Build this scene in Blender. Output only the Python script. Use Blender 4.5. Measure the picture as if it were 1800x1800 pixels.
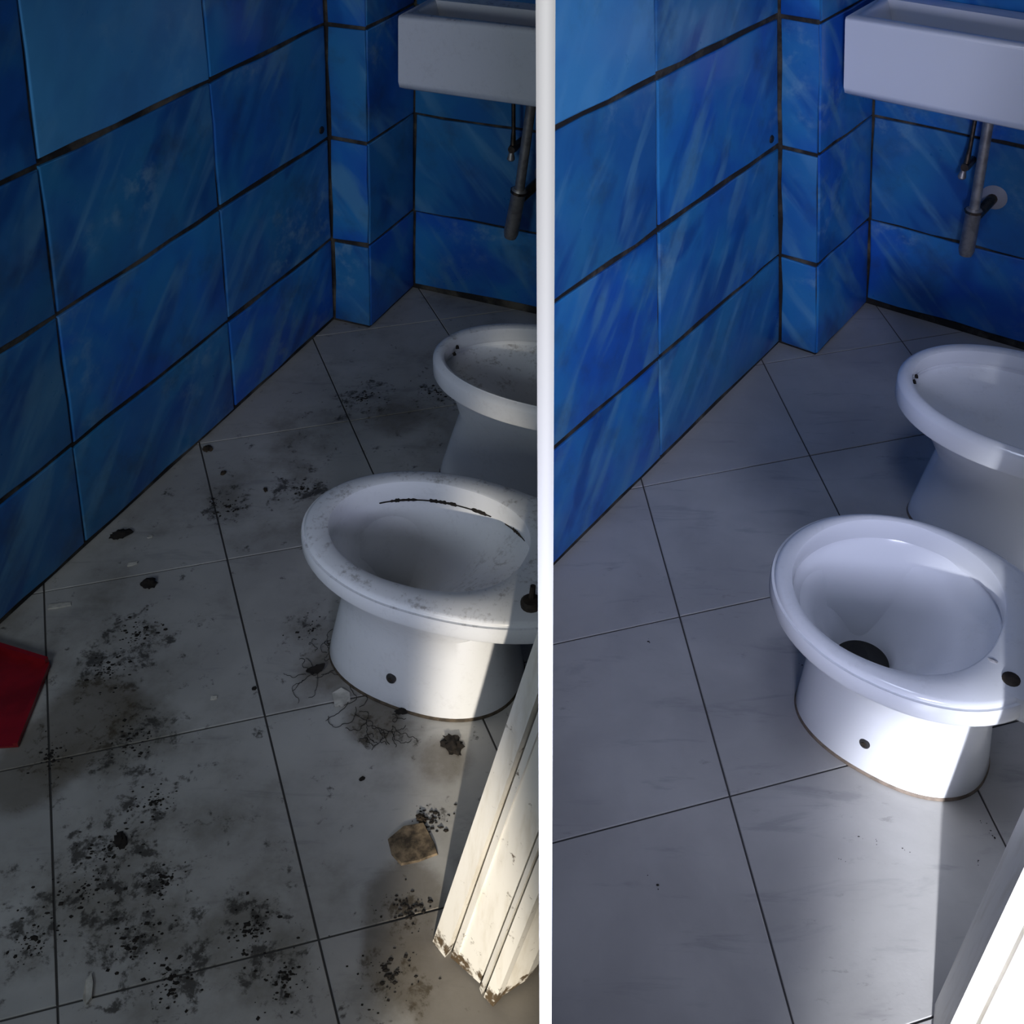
import bpy, bmesh, math, random
from mathutils import Vector, Matrix

random.seed(11)
scene = bpy.context.scene
for o in list(bpy.data.objects):
    bpy.data.objects.remove(o)
COL = scene.collection
K = 1.1                      # scale of the two stalls (fitted units -> metres)

# ---------------------------------------------------------------- camera, world, light, exposure
cam_data = bpy.data.cameras.new('camera')
cam = bpy.data.objects.new('camera', cam_data)
COL.objects.link(cam)
cam.location = (0, 0, 1.5 * K)
cam.rotation_euler = (math.pi / 2 - 0.447134, 0, 0)
cam_data.sensor_width = 36.0
cam_data.lens = 40.0
cam_data.shift_x = (900 - 959.0) / 1800
cam_data.shift_y = (379.6 - 900) / 1800
cam_data.clip_start = 0.02
scene.camera = cam

scene.view_settings.view_transform = 'Standard'
scene.view_settings.look = 'None'
scene.view_settings.exposure = 0.0
scene.view_settings.gamma = 1.0
scene.view_settings.use_curve_mapping = False

world = bpy.data.worlds.new('world')
scene.world = world
world.use_nodes = True
bgn = world.node_tree.nodes['Background']
bgn.inputs[0].default_value = (0.62, 0.72, 1.0, 1)
bgn.inputs[1].default_value = 0.035


def aim(o, target):
    d = Vector(target) - o.location
    o.rotation_euler = d.to_track_quat('-Z', 'Y').to_euler()


def area_lamp(name, loc, target, size, size_y, power, color, spread=180):
    d = bpy.data.lights.new(name, 'AREA')
    d.shape = 'RECTANGLE'
    d.size, d.size_y, d.energy, d.color = size, size_y, power, color
    d.spread = math.radians(spread)
    o = bpy.data.objects.new(name, d)
    COL.objects.link(o)
    o.location = loc
    aim(o, target)
    return o


def beam_lamp(name, loc, az, el, half_w, half_h, power, color, blend, radius):
    """tall, narrow spot: low daylight through a door gap, and the added divider spot"""
    d = bpy.data.lights.new(name, 'SPOT')
    d.energy, d.color, d.spot_blend, d.shadow_soft_size = power, color, blend, radius
    d.spot_size = 2 * math.radians(half_h)
    o = bpy.data.objects.new(name, d)
    COL.objects.link(o)
    o.location = loc
    a, e = math.radians(az), math.radians(el)
    aim(o, Vector(loc) + Vector((math.sin(a) * math.cos(e), math.cos(a) * math.cos(e), math.sin(e))))
    o.scale = (math.tan(math.radians(half_w)) / math.tan(math.radians(half_h)), 1, 1)
    return o


area_lamp('doorway_lamp_before', (-1.02, -0.15, 1.20), (-0.95, 1.4, 0.75), 0.4, 0.5, 3.1, (0.82, 0.93, 1.0), 110)
area_lamp('doorway_lamp_after', (0.18, -0.50, 1.05), (0.32, 1.5, 0.75), 0.32, 0.5, 4.7, (0.69, 0.73, 1.0), 62)
area_lamp('overhead_fill_before', (-0.9, 0.5, 2.35), (-0.8, 1.2, 0.0), 0.6, 0.6, 1.1, (1.0, 1.0, 0.94), 120)  # added unseen fill from above for the left stall
area_lamp('overhead_fill_after', (0.22, 0.9, 2.35), (0.5, 1.5, 0.0), 0.35, 0.6, 3.4, (0.68, 0.76, 1.0), 120)  # added unseen fill from above, bluish, for the right stall
beam_lamp('daylight_beam_before', (-0.18, -2.5, 1.22), 1.15, -21.5, 2.1, 11.5, 760, (1.0, 0.90, 0.74), 0.75, 0.03)
beam_lamp('daylight_beam_after', (-0.55, -2.5, 1.22), 21.8, -21, 7.4, 12, 2200, (0.90, 0.92, 1.0), 0.75, 0.035)
beam_lamp('divider_edge_spot', (0.0, -2.5, 1.75), 0.0, -12, 0.09, 21, 230, (1.0, 1.0, 1.0), 0.1, 0.004)  # added unseen spot, only whitens the front edge of the divider


# ---------------------------------------------------------------- node helpers
def nt_new(name):
    m = bpy.data.materials.new(name)
    m.use_nodes = True
    nt = m.node_tree
    return m, nt, nt.nodes['Principled BSDF']


def node(nt, kind, **kw):
    n = nt.nodes.new(kind)
    for k, v in kw.items():
        if k.startswith('i_'):
            n.inputs[k[2:].replace('_', ' ')].default_value = v
        else:
            setattr(n, k, v)
    return n


def link(nt, a, b):
    nt.links.new(a, b)


def math_n(nt, op, a, b=None, clamp=False):
    n = nt.nodes.new('ShaderNodeMath')
    n.operation = op
    n.use_clamp = clamp
    for i, v in enumerate((a, b)):
        if v is None:
            continue
        if isinstance(v, (int, float)):
            n.inputs[i].default_value = v
        else:
            link(nt, v, n.inputs[i])
    return n.outputs[0]


def mixc(nt, fac, a, b):
    n = nt.nodes.new('ShaderNodeMix')
    n.data_type = 'RGBA'
    if isinstance(fac, (int, float)):
        n.inputs[0].default_value = fac
    else:
        link(nt, fac, n.inputs[0])
    for s, v in ((6, a), (7, b)):
        if isinstance(v, tuple):
            n.inputs[s].default_value = (*v, 1)
        else:
            link(nt, v, n.inputs[s])
    return n.outputs[2]


def step(nt, v, lo, hi):
    n = nt.nodes.new('ShaderNodeMapRange')
    n.interpolation_type = 'SMOOTHSTEP'
    n.inputs['From Min'].default_value = lo
    n.inputs['From Max'].default_value = hi
    link(nt, v, n.inputs['Value'])
    return n.outputs['Result']


def position(nt):
    return nt.nodes.new('ShaderNodeNewGeometry').outputs['Position']


def mapped(nt, vec, rot=(0, 0, 0), scale=(1, 1, 1), loc=(0, 0, 0)):
    n = nt.nodes.new('ShaderNodeMapping')
    n.inputs['Rotation'].default_value = rot
    n.inputs['Scale'].default_value = scale
    n.inputs['Location'].default_value = loc
    link(nt, vec, n.inputs['Vector'])
    return n.outputs[0]


def noise(nt, vec, scale, detail=4, rough=0.55, dist=0.0):
    n = nt.nodes.new('ShaderNodeTexNoise')
    n.inputs['Scale'].default_value = scale
    n.inputs['Detail'].default_value = detail
    n.inputs['Roughness'].default_value = rough
    n.inputs['Distortion'].default_value = dist
    link(nt, vec, n.inputs['Vector'])
    return n.outputs['Fac']


def bump(nt, bsdf, h, strength, dist=0.002):
    b = nt.nodes.new('ShaderNodeBump')
    b.inputs['Strength'].default_value = strength
    b.inputs['Distance'].default_value = dist
    link(nt, h, b.inputs['Height'])
    link(nt, b.outputs[0], bsdf.inputs['Normal'])


def plain(name, color, rough=0.5, metallic=0.0, var=0.0, scale=30):
    m, nt, b = nt_new(name)
    b.inputs['Roughness'].default_value = rough
    b.inputs['Metallic'].default_value = metallic
    b.inputs['Base Color'].default_value = (*color, 1)
    if var:
        f = noise(nt, position(nt), scale, 5, 0.6)
        dark = tuple(c * (1 - var) for c in color)
        link(nt, mixc(nt, step(nt, f, 0.35, 0.65), dark, color), b.inputs['Base Color'])
    return m


def blob_sum(nt, pos, blobs):
    """sum of soft round masks at floor positions (stains with their own shape)"""
    total = None
    for x, y, r, s in blobs:
        d = nt.nodes.new('ShaderNodeVectorMath')
        d.operation = 'DISTANCE'
        link(nt, pos, d.inputs[0])
        d.inputs[1].default_value = (x, y, 0)
        mr = nt.nodes.new('ShaderNodeMapRange')
        mr.interpolation_type = 'SMOOTHSTEP'
        mr.inputs['From Min'].default_value = r
        mr.inputs['From Max'].default_value = r * 0.15
        mr.inputs['To Max'].default_value = s
        link(nt, d.outputs['Value'], mr.inputs['Value'])
        total = mr.outputs['Result'] if total is None else math_n(nt, 'ADD', total, mr.outputs['Result'])
    return total


# ---------------------------------------------------------------- materials
def blue_tile_material(name, dirt, pale=False):
    m, nt, b = nt_new(name)
    pos = position(nt)
    rnd = nt.nodes.new('ShaderNodeObjectInfo').outputs['Random']
    uv = nt.nodes.new('ShaderNodeTexCoord').outputs['UV']         # metres along the wall and up it
    off = nt.nodes.new('ShaderNodeVectorMath')
    off.operation = 'ADD'
    cmb = nt.nodes.new('ShaderNodeCombineXYZ')
    link(nt, math_n(nt, 'MULTIPLY', rnd, 37.0), cmb.inputs[0])
    link(nt, math_n(nt, 'MULTIPLY', rnd, 11.0), cmb.inputs[1])
    link(nt, uv, off.inputs[0])
    link(nt, cmb.outputs[0], off.inputs[1])
    v = off.outputs[0]
    turned = mapped(nt, v, (0, 0, -0.72))                            # brush strokes lean across the tile
    stroke = noise(nt, mapped(nt, turned, (0, 0, 0), (9.0, 1.7, 1)), 1.9, 3, 0.5, 0.4)
    cloud = noise(nt, v, 4.5, 3, 0.5, 0.4)
    deep = noise(nt, mapped(nt, turned, (0, 0, 0), (4.0, 1.6, 1), (5, 2, 0)), 2.2, 3, 0.5, 0.5)
    fine = noise(nt, v, 22.0, 5, 0.65)
    patch = noise(nt, v, 3.2, 2, 0.5)
    base = mixc(nt, step(nt, cloud, 0.35, 0.65), (0.014, 0.118, 0.52), (0.026, 0.22, 0.54))
    base = mixc(nt, math_n(nt, 'MULTIPLY', step(nt, rnd, 0.3, 0.8), 0.5), base, (0.030, 0.18, 0.34))
    base = mixc(nt, math_n(nt, 'MULTIPLY', step(nt, deep, 0.50, 0.68), 0.7), base, (0.006, 0.065, 0.31))
    base = mixc(nt, math_n(nt, 'MULTIPLY', step(nt, stroke, 0.50, 0.70), 0.72), base, (0.10, 0.30, 0.52))
    base = mixc(nt, math_n(nt, 'MULTIPLY', math_n(nt, 'MULTIPLY', step(nt, fine, 0.45, 0.7), step(nt, patch, 0.52, 0.68)), 0.6), base, (0.23, 0.42, 0.55))
    if pale:                                                       # one tile per stall, mixed towards a lighter blue
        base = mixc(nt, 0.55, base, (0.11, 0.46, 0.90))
    grime = noise(nt, pos, 7.0, 6, 0.65)
    base = mixc(nt, math_n(nt, 'MULTIPLY', step(nt, grime, 0.50, 0.75), dirt), base, (0.035, 0.045, 0.045))
    link(nt, base, b.inputs['Base Color'])
    link(nt, math_n(nt, 'ADD', math_n(nt, 'MULTIPLY', grime, 0.35), 0.16), b.inputs['Roughness'])
    bump(nt, b, noise(nt, v, 5.5, 3, 0.5), 0.35, 0.02)
    return m


def grout_material(name):
    m, nt, b = nt_new(name)
    pos = position(nt)
    f = noise(nt, pos, 8, 6, 0.65)
    c = mixc(nt, step(nt, f, 0.45, 0.7), (0.014, 0.012, 0.012), (0.12, 0.105, 0.08))
    link(nt, c, b.inputs['Base Color'])
    b.inputs['Roughness'].default_value = 0.85
    bump(nt, b, noise(nt, pos, 60, 4, 0.6), 0.5, 0.003)
    return m


def floor_material(name, dirty):
    m, nt, b = nt_new(name)
    pos = position(nt)
    rnd = nt.nodes.new('ShaderNodeObjectInfo').outputs['Random']
    cloud = noise(nt, pos, 4.5, 5, 0.55, 0.3)
    vein = noise(nt, mapped(nt, pos, (0, 0, 0.15), (1.6, 7.5, 1)), 3.2, 6, 0.62, 0.6)
    base = mixc(nt, step(nt, cloud, 0.3, 0.7), (0.35, 0.345, 0.335), (0.455, 0.45, 0.435))
    base = mixc(nt, math_n(nt, 'MULTIPLY', rnd, 0.14), base, (0.38, 0.34, 0.325))
    base = mixc(nt, math_n(nt, 'MULTIPLY', step(nt, vein, 0.56, 0.70), 0.34), base, (0.18, 0.18, 0.19))
    fleck = noise(nt, mapped(nt, pos, (0, 0, 0.1), (1, 2.2, 1)), 24, 5, 0.7)
    patch = noise(nt, pos, 3.3, 2, 0.5)
    fl = math_n(nt, 'MULTIPLY', step(nt, fleck, 0.58, 0.70), step(nt, patch, 0.5, 0.62))
    base = mixc(nt, math_n(nt, 'MULTIPLY', fl, 0.4 if not dirty else 0.55), base, (0.13, 0.125, 0.12))
    rough = 0.33
    if dirty:
        s = blob_sum(nt, pos, DIRT_BLOBS)
        n1 = noise(nt, pos, 21, 8, 0.72, 0.35)
        n2 = noise(nt, pos, 70, 5, 0.7, 0.2)
        nn = math_n(nt, 'ADD', math_n(nt, 'MULTIPLY', n1, 0.68), math_n(nt, 'MULTIPLY', n2, 0.32))
        mask = math_n(nt, 'ADD', nn, math_n(nt, 'MULTIPLY', math_n(nt, 'MINIMUM', s, 1.25), 0.075))
        film = step(nt, math_n(nt, 'ADD', noise(nt, pos, 6, 6, 0.65), math_n(nt, 'MULTIPLY', math_n(nt, 'MINIMUM', s, 1.2), 0.12)), 0.45, 0.85)
        base = mixc(nt, math_n(nt, 'MULTIPLY', film, 0.8), base, (0.125, 0.112, 0.085))
        base = mixc(nt, math_n(nt, 'MULTIPLY', step(nt, mask, 0.575, 0.665), 0.85), base, (0.026, 0.022, 0.016))
        y = blob_sum(nt, pos, BROWN_BLOBS)
        base = mixc(nt, math_n(nt, 'MULTIPLY', step(nt, math_n(nt, 'MULTIPLY', y, math_n(nt, 'ADD', nn, 0.5)), 0.35, 0.85), 0.6),
                    base, (0.085, 0.063, 0.034))
        rough = 0.55
    b.inputs['Roughness'].default_value = rough
    link(nt, base, b.inputs['Base Color'])
    bump(nt, b, noise(nt, pos, 45, 4, 0.6), 0.12, 0.003)
    return m


def porcelain_material(name, dirty):
    m, nt, b = nt_new(name)
    b.inputs['Roughness'].default_value = 0.25 if dirty else 0.16
    b.inputs['Coat Weight'].default_value = 0.0 if dirty else 0.15
    pos = position(nt)
    geo = nt.nodes.new('ShaderNodeNewGeometry')
    sep = nt.nodes.new('ShaderNodeSeparateXYZ')
    link(nt, geo.outputs['Normal'], sep.inputs[0])
    up = step(nt, sep.outputs['Z'], 0.55, 0.95)
    n1 = noise(nt, pos, 26, 7, 0.72, 0.3)
    n2 = noise(nt, pos, 120, 4, 0.7)
    spk = step(nt, math_n(nt, 'ADD', math_n(nt, 'MULTIPLY', n1, 0.6), math_n(nt, 'MULTIPLY', n2, 0.4)), 0.50, 0.66)
    amount = math_n(nt, 'MULTIPLY', spk, math_n(nt, 'ADD', math_n(nt, 'MULTIPLY', up, 0.55 if dirty else 0.10), 0.10 if dirty else 0.0))
    base = mixc(nt, amount, (0.78, 0.80, 0.84), (0.20, 0.18, 0.17))
    link(nt, base, b.inputs['Base Color'])
    return m


def paint_material(name, chipped):
    m, nt, b = nt_new(name)
    pos = position(nt)
    b.inputs['Roughness'].default_value = 0.42
    col = mixc(nt, step(nt, noise(nt, mapped(nt, pos, (0, 0, 0), (9, 9, 1.2)), 6, 5, 0.6), 0.45, 0.8), (0.82, 0.80, 0.75), (0.66, 0.62, 0.54))
    if chipped:
        sep = nt.nodes.new('ShaderNodeSeparateXYZ')
        link(nt, pos, sep.inputs[0])
        low = step(nt, sep.outputs['Z'], 0.055, 0.005)
        n = noise(nt, pos, 38, 5, 0.7)
        f = step(nt, math_n(nt, 'ADD', n, math_n(nt, 'MULTIPLY', low, 0.22)), 0.62, 0.72)
        col = mixc(nt, f, col, (0.10, 0.07, 0.04))
    link(nt, col, b.inputs['Base Color'])
    return m


CRUMB_SPOTS = [(-0.776, 1.604, .05), (-0.8, 1.516, .05), (-0.68, 1.17, .06), (-0.579, 1.115, .035), (-0.428, 1.038, .05),
               (-0.634, 1.249, .035), (-0.59, 1.029, .06), (-0.18, 1.219, .03), (-0.214, 0.974, .05), (-0.545, 2.029, .05),
               (-0.696, 1.971, .05), (-0.456, 2.381, .07), (-0.201, 1.071, .035), (-0.365, 0.974, .05), (-0.71, 1.368, .06),
               (-0.738, 1.029, .04), (-0.286, 1.403, .05), (-0.438, 1.611, .05), (-0.833, 1.334, .04), (-0.272, 2.406, .06),
               (-0.692, 1.106, .06), (-0.524, 0.974, .05)]
DIRT_BLOBS = [(x, y, r * 2.0, 1.0) for x, y, r in CRUMB_SPOTS] + [(-0.6, 1.12, .35, .45), (-0.78, 1.5, .3, .5), (-0.55, 2.1, .4, .35)]
BROWN_BLOBS = [(-0.80, 1.42, .16, 1.0), (-0.86, 1.30, .14, 1.0), (-0.21, 1.09, .11, 1.1), (-0.215, 1.0, .09, .9),
               (-0.40, 1.52, .12, .8), (-0.30, 1.41, .10, .9), (-0.17, 1.33, .10, .8), (-0.10, 0.93, .14, 1.2),
               (-0.05, 0.97, .14, 1.2), (-0.36, 2.30, .16, .8), (-0.78, 1.62, .12, .5)]

BLUE = [blue_tile_material('blue_glazed_tile_dirty', 0.42), blue_tile_material('blue_glazed_tile', 0.36)]
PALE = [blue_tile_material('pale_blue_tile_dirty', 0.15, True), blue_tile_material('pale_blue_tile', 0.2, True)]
GROUT = grout_material('dark_dirty_grout')
FLOOR = [floor_material('grey_floor_tile_dirty', True), floor_material('grey_floor_tile_clean', False)]
PORC = [porcelain_material('white_porcelain_dirty', True), porcelain_material('white_porcelain_clean', False)]
PAINT = [paint_material('white_paint_chipped', True), paint_material('white_paint', False)]
FGROUT = plain('floor_joint_grey', (0.05, 0.048, 0.047), 0.9)
WHITE = plain('white_laminate', (0.86, 0.86, 0.87), 0.6)
METAL = plain('tarnished_chrome', (0.46, 0.43, 0.40), 0.45, 0.7, 0.35, 40)
BRASS = plain('dull_brass', (0.20, 0.15, 0.11), 0.4, 1.0, 0.4, 60)
GREYPL = plain('grey_plastic', (0.33, 0.33, 0.36), 0.45)
DARK = plain('black_hollow', (0.006, 0.006, 0.007), 0.7)
PLUG = plain('dark_rubber_plug', (0.035, 0.033, 0.034), 0.5, 0.0, 0.4, 90)
RUST = plain('corroded_bolt', (0.055, 0.042, 0.03), 0.7, 0.3, 0.5, 80)
DIRTM = plain('dark_dirt', (0.016, 0.012, 0.009), 0.95, 0, 0.5, 90)
DIRTB = plain('brown_dirt', (0.05, 0.034, 0.02), 0.95, 0, 0.5, 90)
SEAL = plain('dirty_sealant', (0.10, 0.075, 0.05), 0.8, 0, 0.6, 60)
SEALC = plain('brown_sealant', (0.22, 0.17, 0.13), 0.7, 0, 0.4, 60)
RED = plain('red_plastic', (0.27, 0.006, 0.012), 0.4, 0, 0.35, 14)
PAPER = plain('pale_paper', (0.55, 0.53, 0.48), 0.8, 0, 0.3, 60)
MORTAR = plain('brown_mortar_patch', (0.24, 0.18, 0.115), 0.9, 0, 0.85, 42)
WATER, _nt, _b = nt_new('murky_drain_water')
_b.inputs['Base Color'].default_value = (0.012, 0.012, 0.012, 1)
_b.inputs['Roughness'].default_value = 0.04


# ---------------------------------------------------------------- object helpers
def link_obj(name, me, mat, parent=None, loc=None):
    o = bpy.data.objects.new(name, me)
    COL.objects.link(o)
    if mat:
        me.materials.append(mat)
    if parent:
        o.parent = parent
    return o


def obj(name, bm, mat, parent=None, origin=None, smooth=None):
    """bm is in world coordinates; origin becomes the object's location"""
    bmesh.ops.recalc_face_normals(bm, faces=bm.faces[:])
    me = bpy.data.meshes.new(name)
    if origin is None and parent is not None:
        origin = (0, 0, 0)
    elif origin is None:
        xs = [v.co for v in bm.verts]
        lo = [min(c[i] for c in xs) for i in range(3)]
        hi = [max(c[i] for c in xs) for i in range(3)]
        origin = ((lo[0] + hi[0]) / 2, (lo[1] + hi[1]) / 2, lo[2])
    org = Vector(origin)
    if parent is not None:
        org = org + parent.matrix_world.translation if False else org
    for v in bm.verts:
        v.co -= org
    bm.to_mesh(me)
    bm.free()
    if smooth is not None:
        for p in me.polygons:
            p.use_smooth = True
        me.set_sharp_from_angle(angle=math.radians(smooth))
    o = link_obj(name, me, mat)
    o.location = org
    if parent is not None:
        o.parent = parent
        px = ROOTLOC.get(parent.name, Vector((0, 0, 0)))
        o.location = org - px
    ROOTLOC[o.name] = org
    return o


ROOTLOC = {}


def thing(name, loc, label, cat, group=None):
    o = bpy.data.objects.new(name, None)
    o.empty_display_size = 0.05
    COL.objects.link(o)
    o.location = loc
    ROOTLOC[o.name] = Vector(loc)
    tag(o, label, cat, group)
    return o


def tag(o, label=None, cat=None, group=None, kind=None):
    if label:
        o['label'] = label
    if cat:
        o['category'] = cat
    if group:
        o['group'] = group
    if kind:
        o['kind'] = kind
    return o


def clip_bm(bm, side, gap=0.0034):
    """cut a mesh flush where it meets the added divider (side -1: left stall, +1: right stall)"""
    g = bm.verts[:] + bm.edges[:] + bm.faces[:]
    r = bmesh.ops.bisect_plane(bm, geom=g, plane_co=(side * gap, 0, 0), plane_no=(-side, 0, 0), clear_outer=True, dist=1e-6)
    edges = [e for e in r['geom_cut'] if isinstance(e, bmesh.types.BMEdge) and len(e.link_faces) == 1]
    if edges:
        bmesh.ops.holes_fill(bm, edges=edges, sides=0)
    return len(bm.faces) > 0


def prism(bm, low, high):
    """solid between two equal polygons"""
    a = [bm.verts.new(p) for p in low]
    b = [bm.verts.new(p) for p in high]
    n = len(a)
    bm.faces.new(a)
    bm.faces.new(b)
    for i in range(n):
        bm.faces.new((a[i], a[(i + 1) % n], b[(i + 1) % n], b[i]))


def tube(bm, pts, r, seg=12, caps=True):
    pts = [Vector(p) for p in pts]
    rr = r if isinstance(r, (list, tuple)) else [r] * len(pts)
    prev = None
    first = None
    up = Vector((0.3, 0.7, 0.2))
    for i, p in enumerate(pts):
        d = (pts[min(i + 1, len(pts) - 1)] - pts[max(i - 1, 0)]).normalized()
        x = d.cross(up)
        if x.length < 1e-3:
            x = d.cross(Vector((1, 0, 0)))
        x.normalize()
        y = d.cross(x)
        ring = [bm.verts.new(p + (x * math.cos(2 * math.pi * k / seg) + y * math.sin(2 * math.pi * k / seg)) * rr[i]) for k in range(seg)]
        if prev:
            for k in range(seg):
                bm.faces.new((prev[k], prev[(k + 1) % seg], ring[(k + 1) % seg], ring[k]))
        else:
            first = ring
        prev = ring
    if caps:
        bm.faces.new(first)
        bm.faces.new(prev)


def lump(bm, c, rx, ry, rz, jit=0.3, sub=2, rot=None):
    r = bmesh.ops.create_icosphere(bm, subdivisions=sub, radius=1)
    a = random.uniform(0, 6.28) if rot is None else rot
    for v in r['verts']:
        s = 1 + random.uniform(-jit, jit)
        x, y, z = v.co.x * rx * s, v.co.y * ry * s, max(v.co.z * rz * s, -rz * 0.35)
        v.co = Vector((c[0] + x * math.cos(a) - y * math.sin(a), c[1] + x * math.sin(a) + y * math.cos(a), c[2] + z + rz * 0.35))


def clip_poly(poly, n, d):
    """keep the part of a 2-D polygon where n.p >= d"""
    out = []
    for i in range(len(poly)):
        p, q = poly[i], poly[(i + 1) % len(poly)]
        a, b = n[0] * p[0] + n[1] * p[1] - d, n[0] * q[0] + n[1] * q[1] - d
        if a >= 0:
            out.append(p)
        if (a >= 0) != (b >= 0):
            t = a / (a - b)
            out.append((p[0] + (q[0] - p[0]) * t, p[1] + (q[1] - p[1]) * t))
    return out


def inset_poly(poly, w):
    """shrink a convex polygon by w on every side"""
    area = sum(poly[i][0] * poly[(i + 1) % len(poly)][1] - poly[(i + 1) % len(poly)][0] * poly[i][1] for i in range(len(poly)))
    sg = 1 if area > 0 else -1
    out = list(poly)
    for i in range(len(poly)):
        p, q = poly[i], poly[(i + 1) % len(poly)]
        dx, dy = q[0] - p[0], q[1] - p[1]
        l = math.hypot(dx, dy)
        if l < 1e-7:
            continue
        n = (-dy / l * sg, dx / l * sg)
        out = clip_poly(out, n, n[0] * p[0] + n[1] * p[1] + w)
        if len(out) < 3:
            return []
    return out


# ---------------------------------------------------------------- the two stalls (same washroom before and after cleaning)
class Stall:
    def __init__(s, side, yaw, tx, ty, p, q, rows, joints, slant, u0, v0, phi, sx, sy, lx, ly, gsk, asb, abb, apf):
        s.side = side
        s.i = 0 if side < 0 else 1
        cy, sy_ = math.cos(yaw), math.sin(yaw)
        s.R = ((sy_, cy), (-cy, sy_))
        s.c = (tx, ty)
        s.v = Vector((lx, ly, 1))
        s.rows, s.joints, s.slant = rows, joints, slant
        s.O = Vector((0, 0, 0))
        s.ef = Vector((-math.sin(apf), math.cos(apf), 0))
        s.es = Vector((-math.cos(asb), math.sin(asb), 0))
        s.eb = Vector((-math.sin(abb), math.cos(abb), 0))
        s.E = s.ef * p
        s.B = s.E + s.es * q
        s.p, s.q = p, q
        s.grid = (u0, v0, phi, sx, sy, gsk)

    def W(s, x, y=None, z=None):
        if y is None:
            x, y, z = x
        dx, dy = x - s.c[0], y - s.c[1]
        return Vector((s.R[0][0] * dx + s.R[0][1] * dy, s.R[1][0] * dx + s.R[1][1] * dy, z)) * K

    def wall_point(s, O, e, n, a, z, d):
        return s.W(O + e * a + s.v * z + n * d)


before = Stall(-1, -0.376840, 2.137722, 1.430223, 0.104845, 0.225255, [0, .2321, .5011, .7788, 1.06, 1.34],
               [0, .4277, .8912, 1.36, 1.83, 2.3], [0, .0, .035, .05, .05, .05],
               0.556569, 0.004209, 0.775639, 0.383407, 0.321197, -0.012518, 0.054593, -0.138453, 0.019381, -0.02452, 0.00656)
after = Stall(1, -0.625827, 2.286960, 0.940134, 0.096281, 0.313016, [0, .2449, .5239, .8263, 1.12, 1.40],
              [0, .5529, 1.11, 1.7], [0, .075, .075, .075],
              0.668401, 0.016370, 0.728558, 0.355547, 0.374771, 0.05035, -0.076052, 0.172284, 0.007198, 0.014329, 0.004958)


def wall_slab(s, name, O, e, n, a0, a1, z1, depth=0.06):
    bm = bmesh.new()
    low = [s.wall_point(O, e, n, a, 0, d) for a, d in ((a0, 0), (a1, 0), (a1, -depth), (a0, -depth))]
    high = [s.wall_point(O, e, n, a, z1, d) for a, d in ((a0, 0), (a1, 0), (a1, -depth), (a0, -depth))]
    prism(bm, low, high)
    clip_bm(bm, s.side)
    o = obj(name, bm, GROUT)
    return tag(o, kind='structure')


def wall_tile(s, wall, O, e, n, quad, joint=0.0028, proud=0.005, name='tile', mat=None):
    """one glazed tile: quad of (along, height) corners on the wall plane; uneven hand-cut edges, rounded arris"""
    base = inset_poly(quad, joint)
    if len(base) < 3:
        return
    ring = []
    for i in range(len(base)):
        p, q = base[i], base[(i + 1) % len(base)]
        l = math.hypot(q[0] - p[0], q[1] - p[1])
        k = max(1, int(l / 0.075))
        for j in range(k):
            t = j / k
            jit = 0.0026
            ring.append((p[0] + (q[0] - p[0]) * t + random.uniform(-jit, jit), p[1] + (q[1] - p[1]) * t + random.uniform(-jit, jit)))
    cx = sum(p[0] for p in ring) / len(ring)
    cz = sum(p[1] for p in ring) / len(ring)
    bm = bmesh.new()
    layers = []
    for shrink, d in ((0, 0.0), (0.0, proud * 0.6), (0.0013, proud * 0.92), (0.0032, proud)):
        lay = []
        for a, z in ring:
            l = math.hypot(a - cx, z - cz)
            f = (l - shrink * 1.3) / l
            lay.append(bm.verts.new(s.wall_point(O, e, n, cx + (a - cx) * f, cz + (z - cz) * f, d)))
        layers.append(lay)
    m = len(ring)
    for A, B in zip(layers, layers[1:]):
        for i in range(m):
            bm.faces.new((A[i], A[(i + 1) % m], B[(i + 1) % m], B[i]))
    bm.faces.new(layers[-1])
    bm.faces.new(layers[0])
    uvl = bm.loops.layers.uv.new('UVMap')
    back = {}
    for lay, sh in zip(layers, (0, 0, 1, 1)):
        for vtx, az in zip(lay, ring):
            back[vtx] = az
    for f in bm.faces:
        for lp in f.loops:
            lp[uvl].uv = back[lp.vert]
    if not clip_bm(bm, s.side):
        bm.free()
        return
    obj(name, bm, mat or BLUE[s.i], wall, smooth=40, origin=s.wall_point(O, e, n, cx, cz, 0))


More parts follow.
